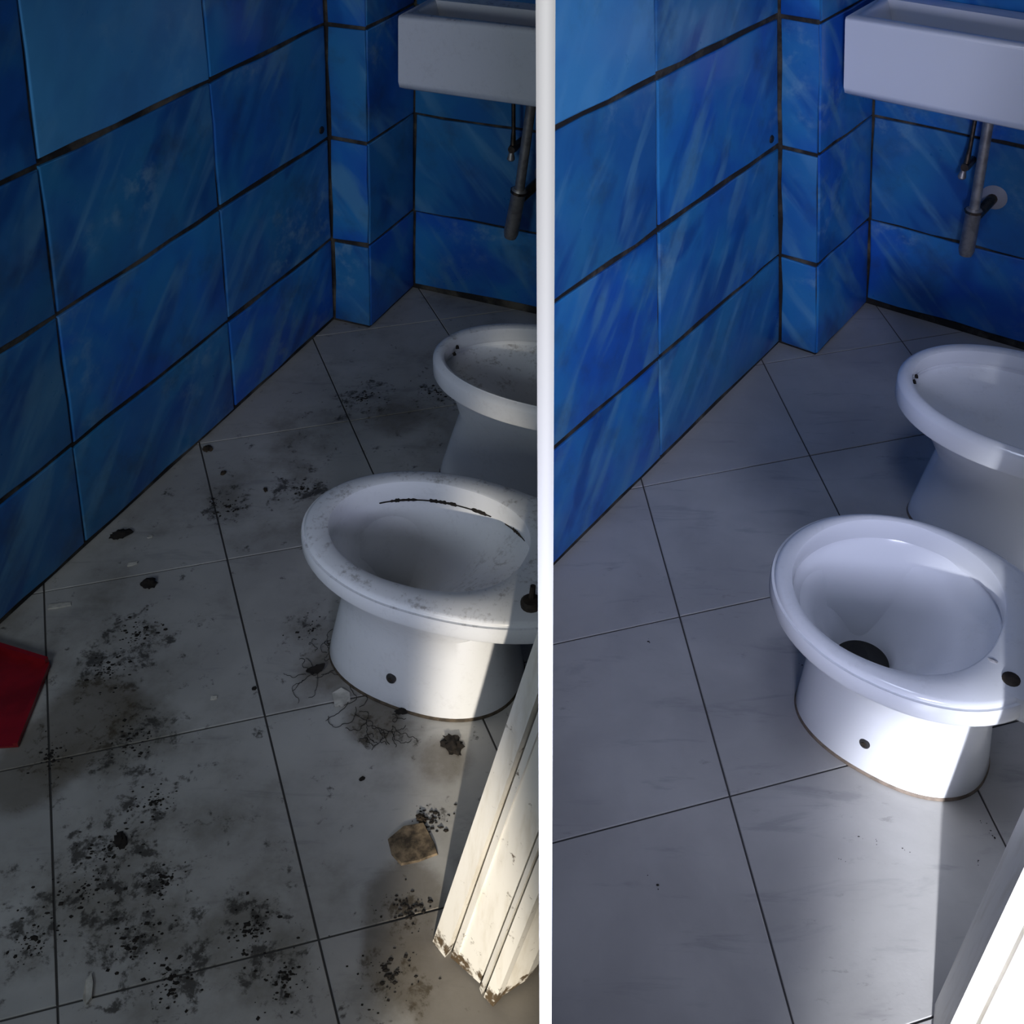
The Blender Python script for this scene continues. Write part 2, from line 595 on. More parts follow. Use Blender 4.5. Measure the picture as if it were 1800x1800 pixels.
def build_walls(s):
    sfx = ''
    zt = s.rows[-1]
    X = Vector((1, 0, 0))
    nl = X.cross(s.v); nl = nl if nl.y > 0 else -nl; nl.normalize()
    nf = s.ef.cross(s.v); nf = nf if nf.x > 0 else -nf; nf.normalize()
    ns = s.es.cross(s.v); ns = ns if ns.y > 0 else -ns; ns.normalize()
    nb = s.eb.cross(s.v); nb = nb if nb.x > 0 else -nb; nb.normalize()
    # left wall
    wl = wall_slab(s, 'wall_left', s.O, X, nl, -0.02, s.joints[-1], zt)
    for r in range(len(s.rows) - 1):
        z0, z1 = s.rows[r], s.rows[r + 1]
        zl = z0 + (0.008 if r == 0 else 0)
        for j in range(len(s.joints) - 1):
            a, b = s.joints[j], s.joints[j + 1]
            sa, sb = s.slant[j], s.slant[j + 1]
            sag = random.uniform(-.001, .006)
            quad = [(a + sa * (0.35 - zl), zl + (0.003 if r else 0) + random.uniform(0, .003)), (b + sb * (0.35 - zl), zl + (0.004 if r else 0) + sag),
                    (b + sb * (0.35 - z1), z1 - 0.0005), (a + sa * (0.35 - z1), z1 - 0.0005)]
            if j == 0:
                quad[0] = (0.006, quad[0][1]); quad[3] = (0.006, quad[3][1])
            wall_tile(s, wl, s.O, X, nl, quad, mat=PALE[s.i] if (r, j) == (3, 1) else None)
    # pilaster with its narrow front and its deep side
    bm = bmesh.new()
    pts = [s.O + s.es * 0.0, s.E, s.B, s.O + s.es * s.q]
    prism(bm, [s.W(p) for p in pts], [s.W(p + s.v * zt) for p in pts])
    wp = tag(obj('wall_pilaster', bm, GROUT), kind='structure')
    for r in range(len(s.rows) - 1):
        z0, z1 = s.rows[r], s.rows[r + 1]
        zl = z0 + 0.004
        wall_tile(s, wp, s.O, s.ef, nf, [(0.007, zl), (s.p + 0.004, zl), (s.p + 0.004, z1), (0.007, z1)], 0.003)
        wall_tile(s, wp, s.E, s.es, ns, [(0.0, zl), (s.q - 0.004, zl), (s.q - 0.004, z1), (0.0, z1)], 0.0016, 0.005)
    # back wall
    wb = wall_slab(s, 'wall_back', s.B, s.eb, nb, -0.12, 1.1, zt)
    for r in range(len(s.rows) - 1):
        z0, z1 = s.rows[r], s.rows[r + 1]
        zl = z0 + (0.022 if r == 0 else 0.0)
        edges = [0.006, 0.62, 1.1]
        for a, b in zip(edges, edges[1:]):
            drop = 0.012 if r == 0 else 0
            wall_tile(s, wb, s.B, s.eb, nb, [(a, zl - drop * 0.6), (b, zl + 0.004), (b, z1), (a, z1)])
    s.wl, s.wb, s.nl, s.nb = wl, wb, nl, nb


def build_floor(s, ymin=-2.7, ymax=3.3):
    g = 0.0034
    x0, x1 = (-2.4, -g) if s.side < 0 else (g, 2.4)
    bm = bmesh.new()
    low = [(x0, ymin, -.06), (x1, ymin, -.06), (x1, ymax, -.06), (x0, ymax, -.06)]
    prism(bm, low, [(x, y, -0.0022) for x, y, _ in low])
    fl = tag(obj('floor', bm, FGROUT, origin=((x0 + x1) / 2, 1.5, -0.06)), kind='structure')
    u0, v0, phi, sx, sy, gsk = s.grid
    e1 = (math.cos(phi), math.sin(phi))
    e2 = (-math.sin(phi + gsk), math.cos(phi + gsk))
    for i in range(-5, 8):
        for j in range(-6, 7):
            quad = []
            for di, dj in ((0, 0), (1, 0), (1, 1), (0, 1)):
                a, b = (i + di) * sx, (j + dj) * sy
                quad.append((u0 + e1[0] * a + e2[0] * b, v0 + e1[1] * a + e2[1] * b))
            quad = clip_poly(quad, (0, 1), -0.004)               # tiles stop at the left wall
            quad = clip_poly(quad, (1, 0), -s.q - 0.01)
            if len(quad) < 3:
                continue
            w = [s.W(x, y, 0) for x, y in quad]
            poly = [(p.x, p.y) for p in w]
            poly = clip_poly(poly, (-s.side * -1, 0), g + 0.0005) if s.side > 0 else clip_poly(poly, (-1, 0), g + 0.0005)
            if len(poly) < 3:
                continue
            poly = clip_poly(poly, (0, 1), -0.2)
            if len(poly) < 3:
                continue
            poly = inset_poly(poly, 0.0016)
            if len(poly) < 3:
                continue
            top = inset_poly(poly, 0.0009)
            if len(top) != len(poly):
                top = poly
            bm = bmesh.new()
            lo = [bm.verts.new((x, y, -0.008)) for x, y in poly]
            mid = [bm.verts.new((x, y, -0.0009)) for x, y in poly]
            dz = random.uniform(-0.0004, 0.0004)
            hi = [bm.verts.new((x, y, dz)) for x, y in top]
            m = len(lo)
            for A, B in ((lo, mid), (mid, hi)):
                for k in range(m):
                    bm.faces.new((A[k], A[(k + 1) % m], B[(k + 1) % m], B[k]))
            bm.faces.new(hi)
            bm.faces.new(lo)
            cx = sum(p[0] for p in poly) / m
            cy = sum(p[1] for p in poly) / m
            obj('tile', bm, FLOOR[s.i], fl, origin=(cx, cy, 0))
    s.floor = fl


for st in (before, after):
    build_floor(st)
    build_walls(st)

# added thin panel between the stalls, brought forward to block lamp spill
bm = bmesh.new()
low = [(-.0031, .35, 0), (.0031, .35, 0), (.0031, 3.1, 0), (-.0031, 3.1, 0)]
prism(bm, low, [(x, y, 2.3) for x, y, _ in low])
divider = tag(obj('added_divider', bm, WHITE), kind='structure')
divider.data.materials.append(plain('dark_divider_sides', (0.10, 0.11, 0.13), 0.6))  # side faces made dark to cut light bouncing into the stalls
for p in divider.data.polygons:
    if abs(p.normal.x) > .5:
        p.material_index = 1

# ---------------------------------------------------------------- toilet and bidet
N_RING = 80


def oval(cx, ym, af, ab, w, nf=2.0, nb=2.3, n=N_RING):
    """egg-shaped outline in stall plan: front at small y, back at large y"""
    out = []
    for k in range(n):
        t = 2 * math.pi * k / n
        c, sn = math.cos(t), math.sin(t)
        e = nf if c > 0 else nb
        a = af if c > 0 else ab
        out.append((cx + w * math.copysign(abs(sn) ** (2 / e), sn), ym - a * math.copysign(abs(c) ** (2 / e), c)))
    return out


def loft(s, rings, cap_end=True, dents=()):
    bm = bmesh.new()
    prev = None
    first = None
    for pts, z in rings:
        lay = []
        for x, y in pts:
            p = Vector((x, y, z))
            for (dx, dy, dz, rad, dep, nx) in dents:
                d = math.sqrt((y - dy) ** 2 + ((z - dz) * 1.0) ** 2)
                if d < rad and x > dx - 0.05:
                    f = (1 - (d / rad) ** 2) ** 1.5
                    p.x -= dep * f * nx
            lay.append(bm.verts.new(s.W(p)))
        if prev:
            m = len(lay)
            for k in range(m):
                bm.faces.new((prev[k], prev[(k + 1) % m], lay[(k + 1) % m], lay[k]))
        else:
            first = lay
        prev = lay
    bm.faces.new(first)
    if cap_end:
        bm.faces.new(prev)
    return bm


def lerp_ring(a, b, t):
    return [(p[0] + (q[0] - p[0]) * t, p[1] + (q[1] - p[1]) * t) for p, q in zip(a, b)]


def grow(ring, d):
    n = len(ring)
    out = []
    for i in range(n):
        p, q = ring[i - 1], ring[(i + 1) % n]
        tx, ty = q[0] - p[0], q[1] - p[1]
        l = math.hypot(tx, ty) or 1
        out.append((ring[i][0] + ty / l * d * SGN, ring[i][1] - tx / l * d * SGN))
    return out


SGN = -1
_t = grow(oval(0, 0, 1, 1, 1), 0.1)
if abs(_t[0][1]) < 1:
    SGN = 1


def bowl_ware(s, root, P, mat):
    """outer pedestal, flange band, rim ring, overhanging inner wall and a bowl that runs down to its outlet"""
    outer = oval(*P['outer'])
    inner = oval(*P['inner'])
    base = oval(*P['base'], nf=2.3, nb=2.3)
    waist = oval(*P['waist'])
    hx, hy, hr, hz = P['hole']
    hole = [(hx + hr * math.sin(2 * math.pi * k / N_RING), hy - hr * math.cos(2 * math.pi * k / N_RING)) for k in range(N_RING)]
    zt = P['top']
    b = P['band']
    neck = grow(outer, -P['tuck'])
    rings = [(base, 0.0), (grow(base, .001), .006), (lerp_ring(base, waist, .12), .03), (lerp_ring(base, waist, .3), .055),
             (lerp_ring(base, waist, .5), .085), (lerp_ring(base, waist, .75), .12), (waist, .155),
             (lerp_ring(waist, neck, .25), .19), (lerp_ring(waist, neck, .45), zt - b - .040),
             (lerp_ring(waist, neck, .65), zt - b - .020), (lerp_ring(waist, neck, .85), zt - b - .008), (neck, zt - b - .002), (grow(outer, -.006), zt - b - .0005), (grow(outer, .0), zt - b + .002),
             (grow(outer, .002), zt - b + .007), (grow(outer, .0015), zt - .012), (grow(outer, .0), zt - .0075)]
    if P['lip']:
        rings += [(grow(outer, -.004), zt - .0075), (grow(outer, -.0045), zt - .0045)]
    rings += [(grow(outer, -.0065), zt - .0018), (grow(outer, -.010), zt), (lerp_ring(outer, inner, .6), zt + .0012),
              (grow(inner, .0045), zt + .0008), (grow(inner, .0012), zt - .0012), (inner, zt - .005), (grow(inner, -.0005), zt - .022),
              (grow(inner, .002), zt - P['wall']), (grow(inner, .007), zt - P['wall'] - .004), (grow(inner, .008), zt - P['wall'] - .012)]
    z0 = zt - P['wall'] - .012
    big = grow(inner, .006)
    for t, f in ((.06, .10), (.15, .34), (.35, .53), (.55, .69), (.72, .80), (.85, .89), (.94, .955), (1.0, 1.0)):
        rings.append((lerp_ring(big, hole, f), z0 + (hz - z0) * t))
    rings += [([(hx + (x - hx) * .96, hy + (y - hy) * .96) for x, y in hole], hz - .012), ([(hx + (x - hx) * .9, hy + (y - hy) * .9) for x, y in hole], hz - .036)]
    bm = loft(s, rings, True, P.get('dents', ()))
    clip_bm(bm, s.side)
    body = obj('bowl', bm, mat, root, smooth=38)
    # dark outlet
    bm = bmesh.new()
    prism(bm, [s.W(hx + (x - hx) * .955, hy + (y - hy) * .955, hz - .034) for x, y in hole[::2]], [s.W(hx + (x - hx) * .955, hy + (y - hy) * .955, hz - .016) for x, y in hole[::2]])
    clip_bm(bm, s.side)
    w = obj('drain', bm, WATER, root)
    w['label'] = 'dark wet drain outlet'
    # sealant bead round the foot
    bm = bmesh.new()
    prev = None
    ra, rb = grow(base, .0005), grow(base, .0028)
    va = [bm.verts.new(s.W(x, y, .0055)) for x, y in ra]
    vb = [bm.verts.new(s.W(x, y, .0012 + .0012 * random.random())) for x, y in rb]
    vc = [bm.verts.new(s.W(x, y, -.0005)) for x, y in rb]
    vd = [bm.verts.new(s.W(x, y, -.0005)) for x, y in ra]
    m = len(va)
    for A, B in ((va, vb), (vb, vc), (vc, vd), (vd, va)):
        for k in range(m):
            bm.faces.new((A[k], A[(k + 1) % m], B[(k + 1) % m], B[k]))
    clip_bm(bm, s.side)
    o = obj('sealant_bead', bm, SEAL if s.i == 0 else SEALC, root)
    o['label'] = 'brown dirty sealant bead round the foot'
    return body


def plug(s, root, at, r=.0085, nrm=(1, -.12, .1)):
    """screw fixing in the side of the foot: dark ring and cap"""
    n = Vector((nrm[0] * s.R[0][0] + nrm[1] * s.R[0][1], nrm[0] * s.R[1][0] + nrm[1] * s.R[1][1], nrm[2])).normalized()
    c = s.W(*at)
    bm = bmesh.new()
    tube(bm, [c - n * .012, c + n * .002, c + n * .004, c + n * .0045], [r * K, r * K, r * K * .85, r * K * .5], 18)
    o = obj('screw_cap', bm, PLUG, root, smooth=40)
    o['label'] = 'dark screw cap in the side of the foot'
    bm = bmesh.new()
    tube(bm, [c + n * .003, c + n * .0062], [r * K * .55, r * K * .42], 6)
    obj('screw_head', bm, RUST, o)


def deck(s, root, pts, z0, z1, mat):
    bm = bmesh.new()
    prism(bm, [s.W(x, y, z0) for x, y in pts], [s.W(x, y, z1) for x, y in pts])
    bmesh.ops.bevel(bm, geom=[e for e in bm.edges], offset=.006, segments=2, affect='EDGES', profile=0.6)
    clip_bm(bm, s.side)
    return obj('hinge_deck', bm, mat, root, smooth=45)


# before: toilet
s = before
t = thing('toilet', s.W(.927, .77, 0), 'dirty white toilet without a seat on the stained floor', 'toilet', None)
bowl_ware(s, t, dict(outer=(.928, .78, .232, .285, .154, 2.0, 2.2), inner=(.927, .754, .161, .162, .1125), base=(.908, .738, .180, .158, .106),
                     waist=(.904, .745, .150, .130, .104), hole=(.848, .640, .036, .06), top=.3, band=.036, tuck=.018, lip=True, wall=.038,
                     dents=[(1.0, .775, .085, .055, .006, 1)]), PORC[0])
deck(s, t, [(.835, .93), (1.03, .93), (1.02, 1.12), (.845, 1.12)], .262, .3005, PORC[0])
plug(s, t, (1.012, .722, .062))
bm = bmesh.new()
c = s.W(1.010, .962, .3)
tube(bm, [c + Vector((0, 0, -.004)), c + Vector((0, 0, .008)), c + Vector((0, 0, .012))], [.017, .017, .013], 16)
hb = obj('hinge_bolt', bm, RUST, t, smooth=40)
hb['label'] = 'corroded dark seat hinge bolt'
bm = bmesh.new()
tube(bm, [c + Vector((.001, .004, .011)), c + Vector((.003, .006, .034))], [.0055, .0045], 8)
obj('bolt_stud', bm, RUST, hb)

for lab, a0, a1, wd in (('dark mould line under the inner rim', 2.25, 3.15, .0028), ('brown stain under the inner rim', 3.55, 3.9, .004)):
    bm = bmesh.new()
    inn = oval(.927, .754, .161, .162, .1125, n=400)
    row = []
    for k in range(400):
        ang = 2 * math.pi * k / 400
        # walk the far (small x) half of the opening
        if a0 <= ang <= a1 + 2.2 and inn[k][0] < .927:
            pass
    sel = [p for p in inn if p[0] < .927]
    sel.sort(key=lambda p: p[1])
    n = len(sel)
    f0, f1 = ((.22, .60) if wd < .003 else (.66, .78))
    pts = sel[int(n * f0):int(n * f1)]
    prev = None
    for q, (x, y) in enumerate(pts):
        h = wd * (.25 + random.random() * 1.2) * (1 if 2 < q < len(pts) - 3 and (q // 9) % 3 else .08)
        d = Vector((x - .927, y - .754)).normalized()
        xa, ya = x - d.x * .0006 + d.x * .002, y - d.y * .0006 + d.y * .002
        lay = [bm.verts.new(s.W(xa + d.x * o2, ya + d.y * o2, .3 - .038 + zz)) for o2, zz in ((0, h), (-.001, h * .5), (.001, -.0035 - h * .6), (.004, -.0035))]
        if prev:
            for k2 in range(4):
                bm.faces.new((prev[k2], prev[(k2 + 1) % 4], lay[(k2 + 1) % 4], lay[k2]))
        prev = lay
    st = obj('rim_stain', bm, DIRTM if wd < .003 else DIRTB, t)
    st['label'] = lab

# before: bidet
b = thing('bidet', s.W(.42, .75, 0), 'dusty white bidet behind the dirty toilet by the sink', 'bidet')
bowl_ware(s, b, dict(outer=(.420, .765, .243, .30, .147, 2.05, 2.3), inner=(.428, .775, .226, .24, .125, 2.1, 2.3), base=(.43, .74, .215, .20, .085),
                     waist=(.425, .76, .19, .19, .085), hole=(.43, .80, .022, .13), top=.3, band=.048, tuck=.013, lip=False, wall=.030), PORC[0])
deck(s, b, [(.30, 1.0), (.54, 1.0), (.54, 1.14), (.30, 1.14)], .262, .3, PORC[0])
for dy in (0, .012):
    bm = bmesh.new()
    lump(bm, s.W(.405 + dy * 2, .5545 + dy * .55, .279), .004, .005, .007, .4, 1)
    tag(obj('dirt_clump', bm, DIRTM), ['small black dirt speck inside the bidet front', 'second black dirt speck inside the bidet front, lower one'][dy > 0], 'dirt', 'dirt specks in the dusty bidet')

# after: toilet
s = after
t = thing('toilet', s.W(.97, .64, 0), 'clean shiny white toilet without a seat on the washed floor', 'toilet')
bowl_ware(s, t, dict(outer=(.976, .64, .200, .205, .1785, 2.0, 2.25), inner=(.973, .6175, .146, .1465, .1495), base=(.945, .645, .156, .140, .101),
                     waist=(.940, .645, .145, .125, .105), hole=(.902, .566, .046, .078), top=.3, band=.036, tuck=.018, lip=True, wall=.038,
                     dents=[(1.03, .675, .085, .05, .006, 1)]), PORC[1])
deck(s, t, [(.865, .765), (1.075, .765), (1.06, 1.02), (.88, 1.02)], .262, .3005, PORC[1])
plug(s, t, (1.0435, .629, .058))
for px, py in ((1.046, .800), (.892, .80)):
    bm = bmesh.new()
    c = s.W(px, py, .3)
    tube(bm, [c + Vector((0, 0, -.004)), c + Vector((0, 0, .003)), c + Vector((0, 0, .005))], [.013, .013, .010], 16)
    hb = obj('hinge_bolt', bm, RUST, t, smooth=40)
    hb['label'] = 'dark seat hinge bolt'
bm = bmesh.new()
c = s.W(1.028, .772, .3005)
lump(bm, c, .009, .005, .0015, .2, 1)
o = obj('chipped_spot', bm, GREYPL, t)
o['label'] = 'grey chipped spot in the glaze'

# after: bidet
b = thing('bidet', s.W(.375, .62, 0), 'clean white bidet behind the shiny toilet by the sink', 'bidet')
bowl_ware(s, b, dict(outer=(.372, .632, .222, .27, .176, 2.05, 2.3), inner=(.378, .645, .207, .23, .148, 2.1, 2.3), base=(.40, .66, .185, .19, .088),
                     waist=(.39, .67, .165, .18, .10), hole=(.40, .70, .022, .13), top=.3, band=.048, tuck=.013, lip=False, wall=.030), PORC[1])
deck(s, b, [(.24, .88), (.50, .88), (.50, 1.06), (.24, 1.06)], .262, .3, PORC[1])
plug(s, b, (.478, .606, .062))
for q, dz in enumerate((0, .010)):
    bm = bmesh.new()
    lump(bm, s.W(.388 + dz * 2, .4435 + dz * .3, .279), .004, .005, .007, .3, 1)
    tag(obj('dirt_clump', bm, DIRTM), ['small black speck inside the clean bidet front', 'second black speck inside the clean bidet front, lower one'][q], 'dirt', 'specks in the clean bidet')


# ---------------------------------------------------------------- wall-hung sinks with their drains
def sink(s, xf, y0, y1, zb, zt, drain, label):
    xb = -s.q + s.v.x * zb + 0.004
    t = thing('wall_sink', s.W((xf + xb) / 2, (y0 + y1) / 2, zb), label, 'sink')
    bm = bmesh.new()
    def ring(x0, x1, a, b, z):
        return [bm.verts.new(s.W(x + s.v.x * (z - zb), y + s.v.y * (z - zb), z)) for x, y in ((x0, a), (x1, a), (x1, b), (x0, b))]
    w = .022
    L = [ring(xb + .02, xf - .012, y0 + .012, y1 - .012, zb), ring(xb, xf - .002, y0 + .002, y1 - .002, zb + .006), ring(xb, xf, y0, y1, zb + .02), ring(xb, xf, y0, y1, zt - .012),
         ring(xb, xf - .001, y0 + .001, y1 - .001, zt - .004), ring(xb + .002, xf - .006, y0 + .006, y1 - .006, zt),
         ring(xb + .06, xf - w, y0 + w, y1 - w, zt), ring(xb + .064, xf - w - .006, y0 + w + .006, y1 - w - .006, zt - .008),
         ring(xb + .08, xf - .05, y0 + .06, y1 - .06, zt - .12)]
    for A, B in zip(L, L[1:]):
        for k in range(4):
            bm.faces.new((A[k], A[(k + 1) % 4], B[(k + 1) % 4], B[k]))
    bm.faces.new(L[0])
    bm.faces.new(L[-1])
    clip_bm(bm, s.side)
    obj('basin', bm, PORC[s.i], t, smooth=60)
    top, mid, bot = [s.W(*p) for p in drain['pipe']]
    bm = bmesh.new()
    tube(bm, [top, top.lerp(mid, .5), mid], .013, 14)
    clip_bm(bm, s.side)
    o = obj('drain_pipe', bm, METAL, t, smooth=50)
    d = (bot - mid)
    bm = bmesh.new()
    tube(bm, [mid - d * .02, mid + d * .02, mid + d * .1, mid + d * .12, mid + d * .9, bot], [.016, .021, .021, .019, .020, .016], 16)
    clip_bm(bm, s.side)
    tr = obj('bottle_trap', bm, METAL, t, smooth=40)
    bm = bmesh.new()
    tube(bm, [mid + d * .02, mid + d * .07], [.0235, .0235], 10)
    clip_bm(bm, s.side)
    obj('trap_nut', bm, BRASS, tr)
    fl = s.W(*drain['flange'])
    nb = s.W(1, 0, 0) - s.W(0, 0, 0)
    nb.normalize()
    bm = bmesh.new()
    st = mid + d * .25
    tube(bm, [st, st.lerp(fl, .3), st.lerp(fl, .7) + nb * .004, fl], .014, 12)
    if clip_bm(bm, s.side):
        obj('waste_pipe', bm, BRASS, t, smooth=50)
    else:
        bm.free()
    bm = bmesh.new()
    tube(bm, [fl - nb * .008, fl + nb * .006, fl + nb * .012], [.034, .034, .022], 22)
    if clip_bm(bm, s.side):
        f = obj('wall_flange', bm, GREYPL, t, smooth=40)
        f['label'] = 'round grey wall flange of the waste pipe'
    else:
        bm.free()
    # angle valve with its riser
    v = drain['valve']
    a = s.W(*v)
    vt = thing('angle_valve', a, drain['vlabel'], 'valve')
    bm = bmesh.new()
    tube(bm, [a - nb * (v[0] + s.q - s.v.x * v[2] - .004) * K, a, a + nb * .012], [.010, .012, .010], 12)
    obj('valve_body', bm, BRASS, vt, smooth=40)
    bm = bmesh.new()
    tube(bm, [a + Vector((0, 0, .008)), a + Vector((.002, 0, .05)), Vector((a.x + .003, a.y, s.W(0, 0, zb).z + .004))], [.008, .0055, .0055], 10)
    obj('riser_hose', bm, BRASS, vt, smooth=50)
    bm = bmesh.new()
    tube(bm, [a + Vector((-.004, 0, -.008)), a + Vector((-.006, 0, -.03)), a + Vector((-.006, 0, -.034))], [.006, .011, .008], 10)
    obj('valve_knob', bm, METAL, vt, smooth=40)


sink(before, -.03, .211, .80, .637, .814, dict(pipe=[(-.126, .504, .64), (-.126, .468, .391), (-.126, .442, .259)], flange=(-.222, .50, .395),
     valve=(-.16, .438, .478), vlabel='tarnished angle valve under the sink in the dirty stall'), 'white wall-hung sink above the dusty bidet in the dirty stall')
sink(after, -.03, .078, .78, .653, .834, dict(pipe=[(-.213, .348, .656), (-.213, .352, .381), (-.213, .351, .262)], flange=(-.298, .372, .387),
     valve=(-.235, .312, .47), vlabel='tarnished angle valve under the sink in the clean stall'), 'white wall-hung sink above the clean bidet in the cleaned stall')


# ---------------------------------------------------------------- fluted door casings beside the toilets
def casing(side, foot, lean, height, label, mat, strips, ragged):
    x0, y0 = foot[0]
    t = thing('door_casing', (x0, y0, 0), label, 'door casing')
    for k, (poly, nm, zb) in enumerate(strips):
        bm = bmesh.new()
        n = len(poly)
        zs = [0, .02, .05, height * .4, height]
        layers = []
        for zi, z in enumerate(zs):
            lay = []
            for i, (x, y) in enumerate(poly):
                zz = z
                if zi == 0:
                    zz = zb[i] if isinstance(zb, (list, tuple)) else zb
                elif zi == 1:
                    zz = max(z, (zb[i] if isinstance(zb, (list, tuple)) else zb) + .008)
                lay.append(bm.verts.new((x + lean[0] * zz, y + lean[1] * zz, zz)))
            layers.append(lay)
        for A, B in zip(layers, layers[1:]):
            for i in range(n):
                bm.faces.new((A[i], A[(i + 1) % n], B[(i + 1) % n], B[i]))
        bm.faces.new(layers[0])
        bm.faces.new(layers[-1])
        clip_bm(bm, side)
        obj(nm, bm, mat, t)


def along(p, u, n, pts):
    return [(p[0] + u[0] * a + n[0] * d, p[1] + u[1] * a + n[1] * d) for a, d in pts]


# before: broken post whose foot is rotted; u runs along its face towards the viewer, nn is the outward normal
P0 = (-.163, 1.024)
u = Vector((.773, -.634)); nn = Vector((-.634, -.773))
strips = []
strips.append((along(P0, u, nn, [(0, 0), (.029, .004), (.030, -.018), (.004, -.016)]), 'edge_strip', [.002, .0, .0, .0]))
strips.append((along(P0, u, nn, [(.032, -.010), (.036, .001), (.046, .003), (.047, 0), (.092, .002), (.093, -.02), (.034, -.02)]), 'main_board', [.010, .004, .012, .003, .006, .004, .01]))
strips.append((along(P0, u, nn, [(.094, -.006), (.096, .006), (.103, .008), (.104, -.022), (.094, -.022)]), 'bead', [.0, .004, .0, .0, .0]))
strips.append((along(P0, u, nn, [(.106, -.006), (.108, .010), (.126, .010), (.128, -.004), (.110, -.03)]), 'corner_board', [.012, .003, .0, .006, .0]))
C = Vector(along(P0, u, nn, [(.127, -.006)])[0])
strips.append(([tuple(C), (-.030, .965), (.02, 1.03), (-.01, 1.07), (-.075, .99)], 'return_board', [.004, .012, .0, .0, .0]))
casing(-1, [P0], (.245, -.04), .72, 'broken white fluted door casing with a rotted foot beside the dirty toilet', PAINT[0], strips, True)

# after: intact post, runs up out of the picture
P1 = (.492, .895)
strips = [([(.534, .940), (.5015, .859), (.520, .857), (.552, .940)], 'edge_strip', .0),
          ([(.5212, .861), (.5225, .8565), (.5305, .8555), (.5315, .862), (.55, .93), (.54, .93)], 'main_board', .0),
          ([(.527, .8865), (.546, .883), (.562, .92), (.545, .925)], 'bead', .0),
          ([(.5405, .860), (.542, .853), (.62, .842), (.64, .93), (.565, .93)], 'corner_board', .0)]
casing(1, [P1], (.125, 0), 2.1, 'clean white door casing at the edge of the cleaned stall', PAINT[1], strips, False)


# ---------------------------------------------------------------- loose things on the dirty floor
def clump(x, y, rx, ry, rz, label, mat=DIRTM, jit=.3, rot=None, group='dirt clumps on the dirty floor'):
    bm = bmesh.new()
    lump(bm, (x, y, 0), rx, ry, rz, jit, 3, rot)
    return tag(obj('dirt_clump', bm, mat, smooth=80), label, 'dirt', group)


clump(-.898, 1.878, .021, .011, .009, 'long black dirt clump beside the left blue wall', rot=.35)
clump(-.793, 1.734, .014, .012, .009, 'round black dirt clump near the left blue wall', rot=.1)
clump(-.159, 1.357, .014, .019, .0045, 'ragged dark dirt clump by the toilet and casing', DIRTM, .5)
clump(-.251, 1.425, .012, .005, .006, 'small flat black dirt clump below the dirty toilet', rot=.1)
clump(-.523, 1.476, .004, .004, .003, 'tiny black pellet by the long floor joint')
clump(-.303, 1.291, .005, .003, .003, 'tiny black pellet left of the sunlit floor strip', rot=.6)
clump(-.794, 2.173, .011, .010, .005, 'brownish dirt clump where the floor joints meet the wall', DIRTB, .4)
clump(-.734, 2.084, .007, .005, .004, 'small dark dirt clump below the wall corner joint', DIRTB, .4)
clump(-.625, 2.025, .007, .004, .004, 'small dark dirt clump left of the toilet rim', DIRTB, .4)
clump(-.198, 1.219, .006, .008, .004, 'small dark dirt clump in the sunlit floor strip', DIRTB, .4)
clump(-.664, 1.182, .013, .008, .004, 'crumbly black dirt clump in the middle of the near tile', DIRTM, .4)


def leaf(x, y, a, ln, wd, label, mat):
    bm = bmesh.new()
    ca, sa = math.cos(a), math.sin(a)
    top = []
    for k in range(9):
        f = k / 8
        w = wd * math.sin(math.pi * min(1, f * .95 + .03)) ** .8
        top.append((f, w))
    pts = [(f, w) for f, w in top] + [(f, -w) for f, w in reversed(top)]
    lo, hi = [], []
    for f, w in pts:
        px, py = (f - .5) * ln, w * (1 + random.uniform(-.25, .25))
        z = .002 + .006 * (f - .5) ** 2 * 4 + random.uniform(0, .002)
        q = (x + px * ca - py * sa, y + px * sa + py * ca)
        lo.append((*q, z)); hi.append((*q, z + .0012))
    prism(bm, lo, hi)
    tag(obj('dry_leaf', bm, mat), label, 'leaf')


leaf(-.42, 1.516, .5, .036, .010, 'curled dark dry leaf left of the dirty toilet foot', DIRTM)


def hair(name, starts, label, r=.00045):
    bm = bmesh.new()
    starts = [((p[0] + random.gauss(0, .008), p[1] + random.gauss(0, .008)), a + random.gauss(0, .5), l, c) for p, a, l, c in starts for _ in range(2)]
    for (x, y), ang, ln, curl in starts:
        pts = []
        n = 22
        for k in range(n):
            pts.append((x, y, .0012 + random.uniform(0, .002)))
            ang += random.uniform(-curl, curl) * 1.5
            x += math.cos(ang) * ln / n
            y += math.sin(ang) * ln / n
        tube(bm, pts, r, 4)
    tag(obj(name, bm, DIRTM), label, 'hair')


hair('hair_tangle', [((-.428, 1.508), -2.4, .07, .35), ((-.42, 1.51), -2.0, .06, .4), ((-.412, 1.505), -1.2, .06, .5), ((-.43, 1.515), 2.6, .05, .5)],
     'tangle of thin dark hairs trailing from the dry leaf')
hair('hair_tangle', [((-.335, 1.425), -.5, .09, .6), ((-.33, 1.43), -.2, .10, .7), ((-.30, 1.40), -1.0, .08, .6), ((-.27, 1.39), -1.3, .07, .7),
                     ((-.24, 1.40), -1.6, .06, .6), ((-.36, 1.44), -.1, .10, .5), ((-.29, 1.36), .9, .05, .8), ((-.26, 1.375), -2.0, .05, .8)],
     'long tangle of dark hairs below the toilet foot', .00055)
hair('hair_tangle', [((-.40, 1.57), -1.6, .09, .6), ((-.405, 1.59), -1.4, .08, .8), ((-.395, 1.55), -1.8, .08, .8), ((-.41, 1.56), .8, .06, .9)],
     'fine hair tangle along the left side of the dirty foot')


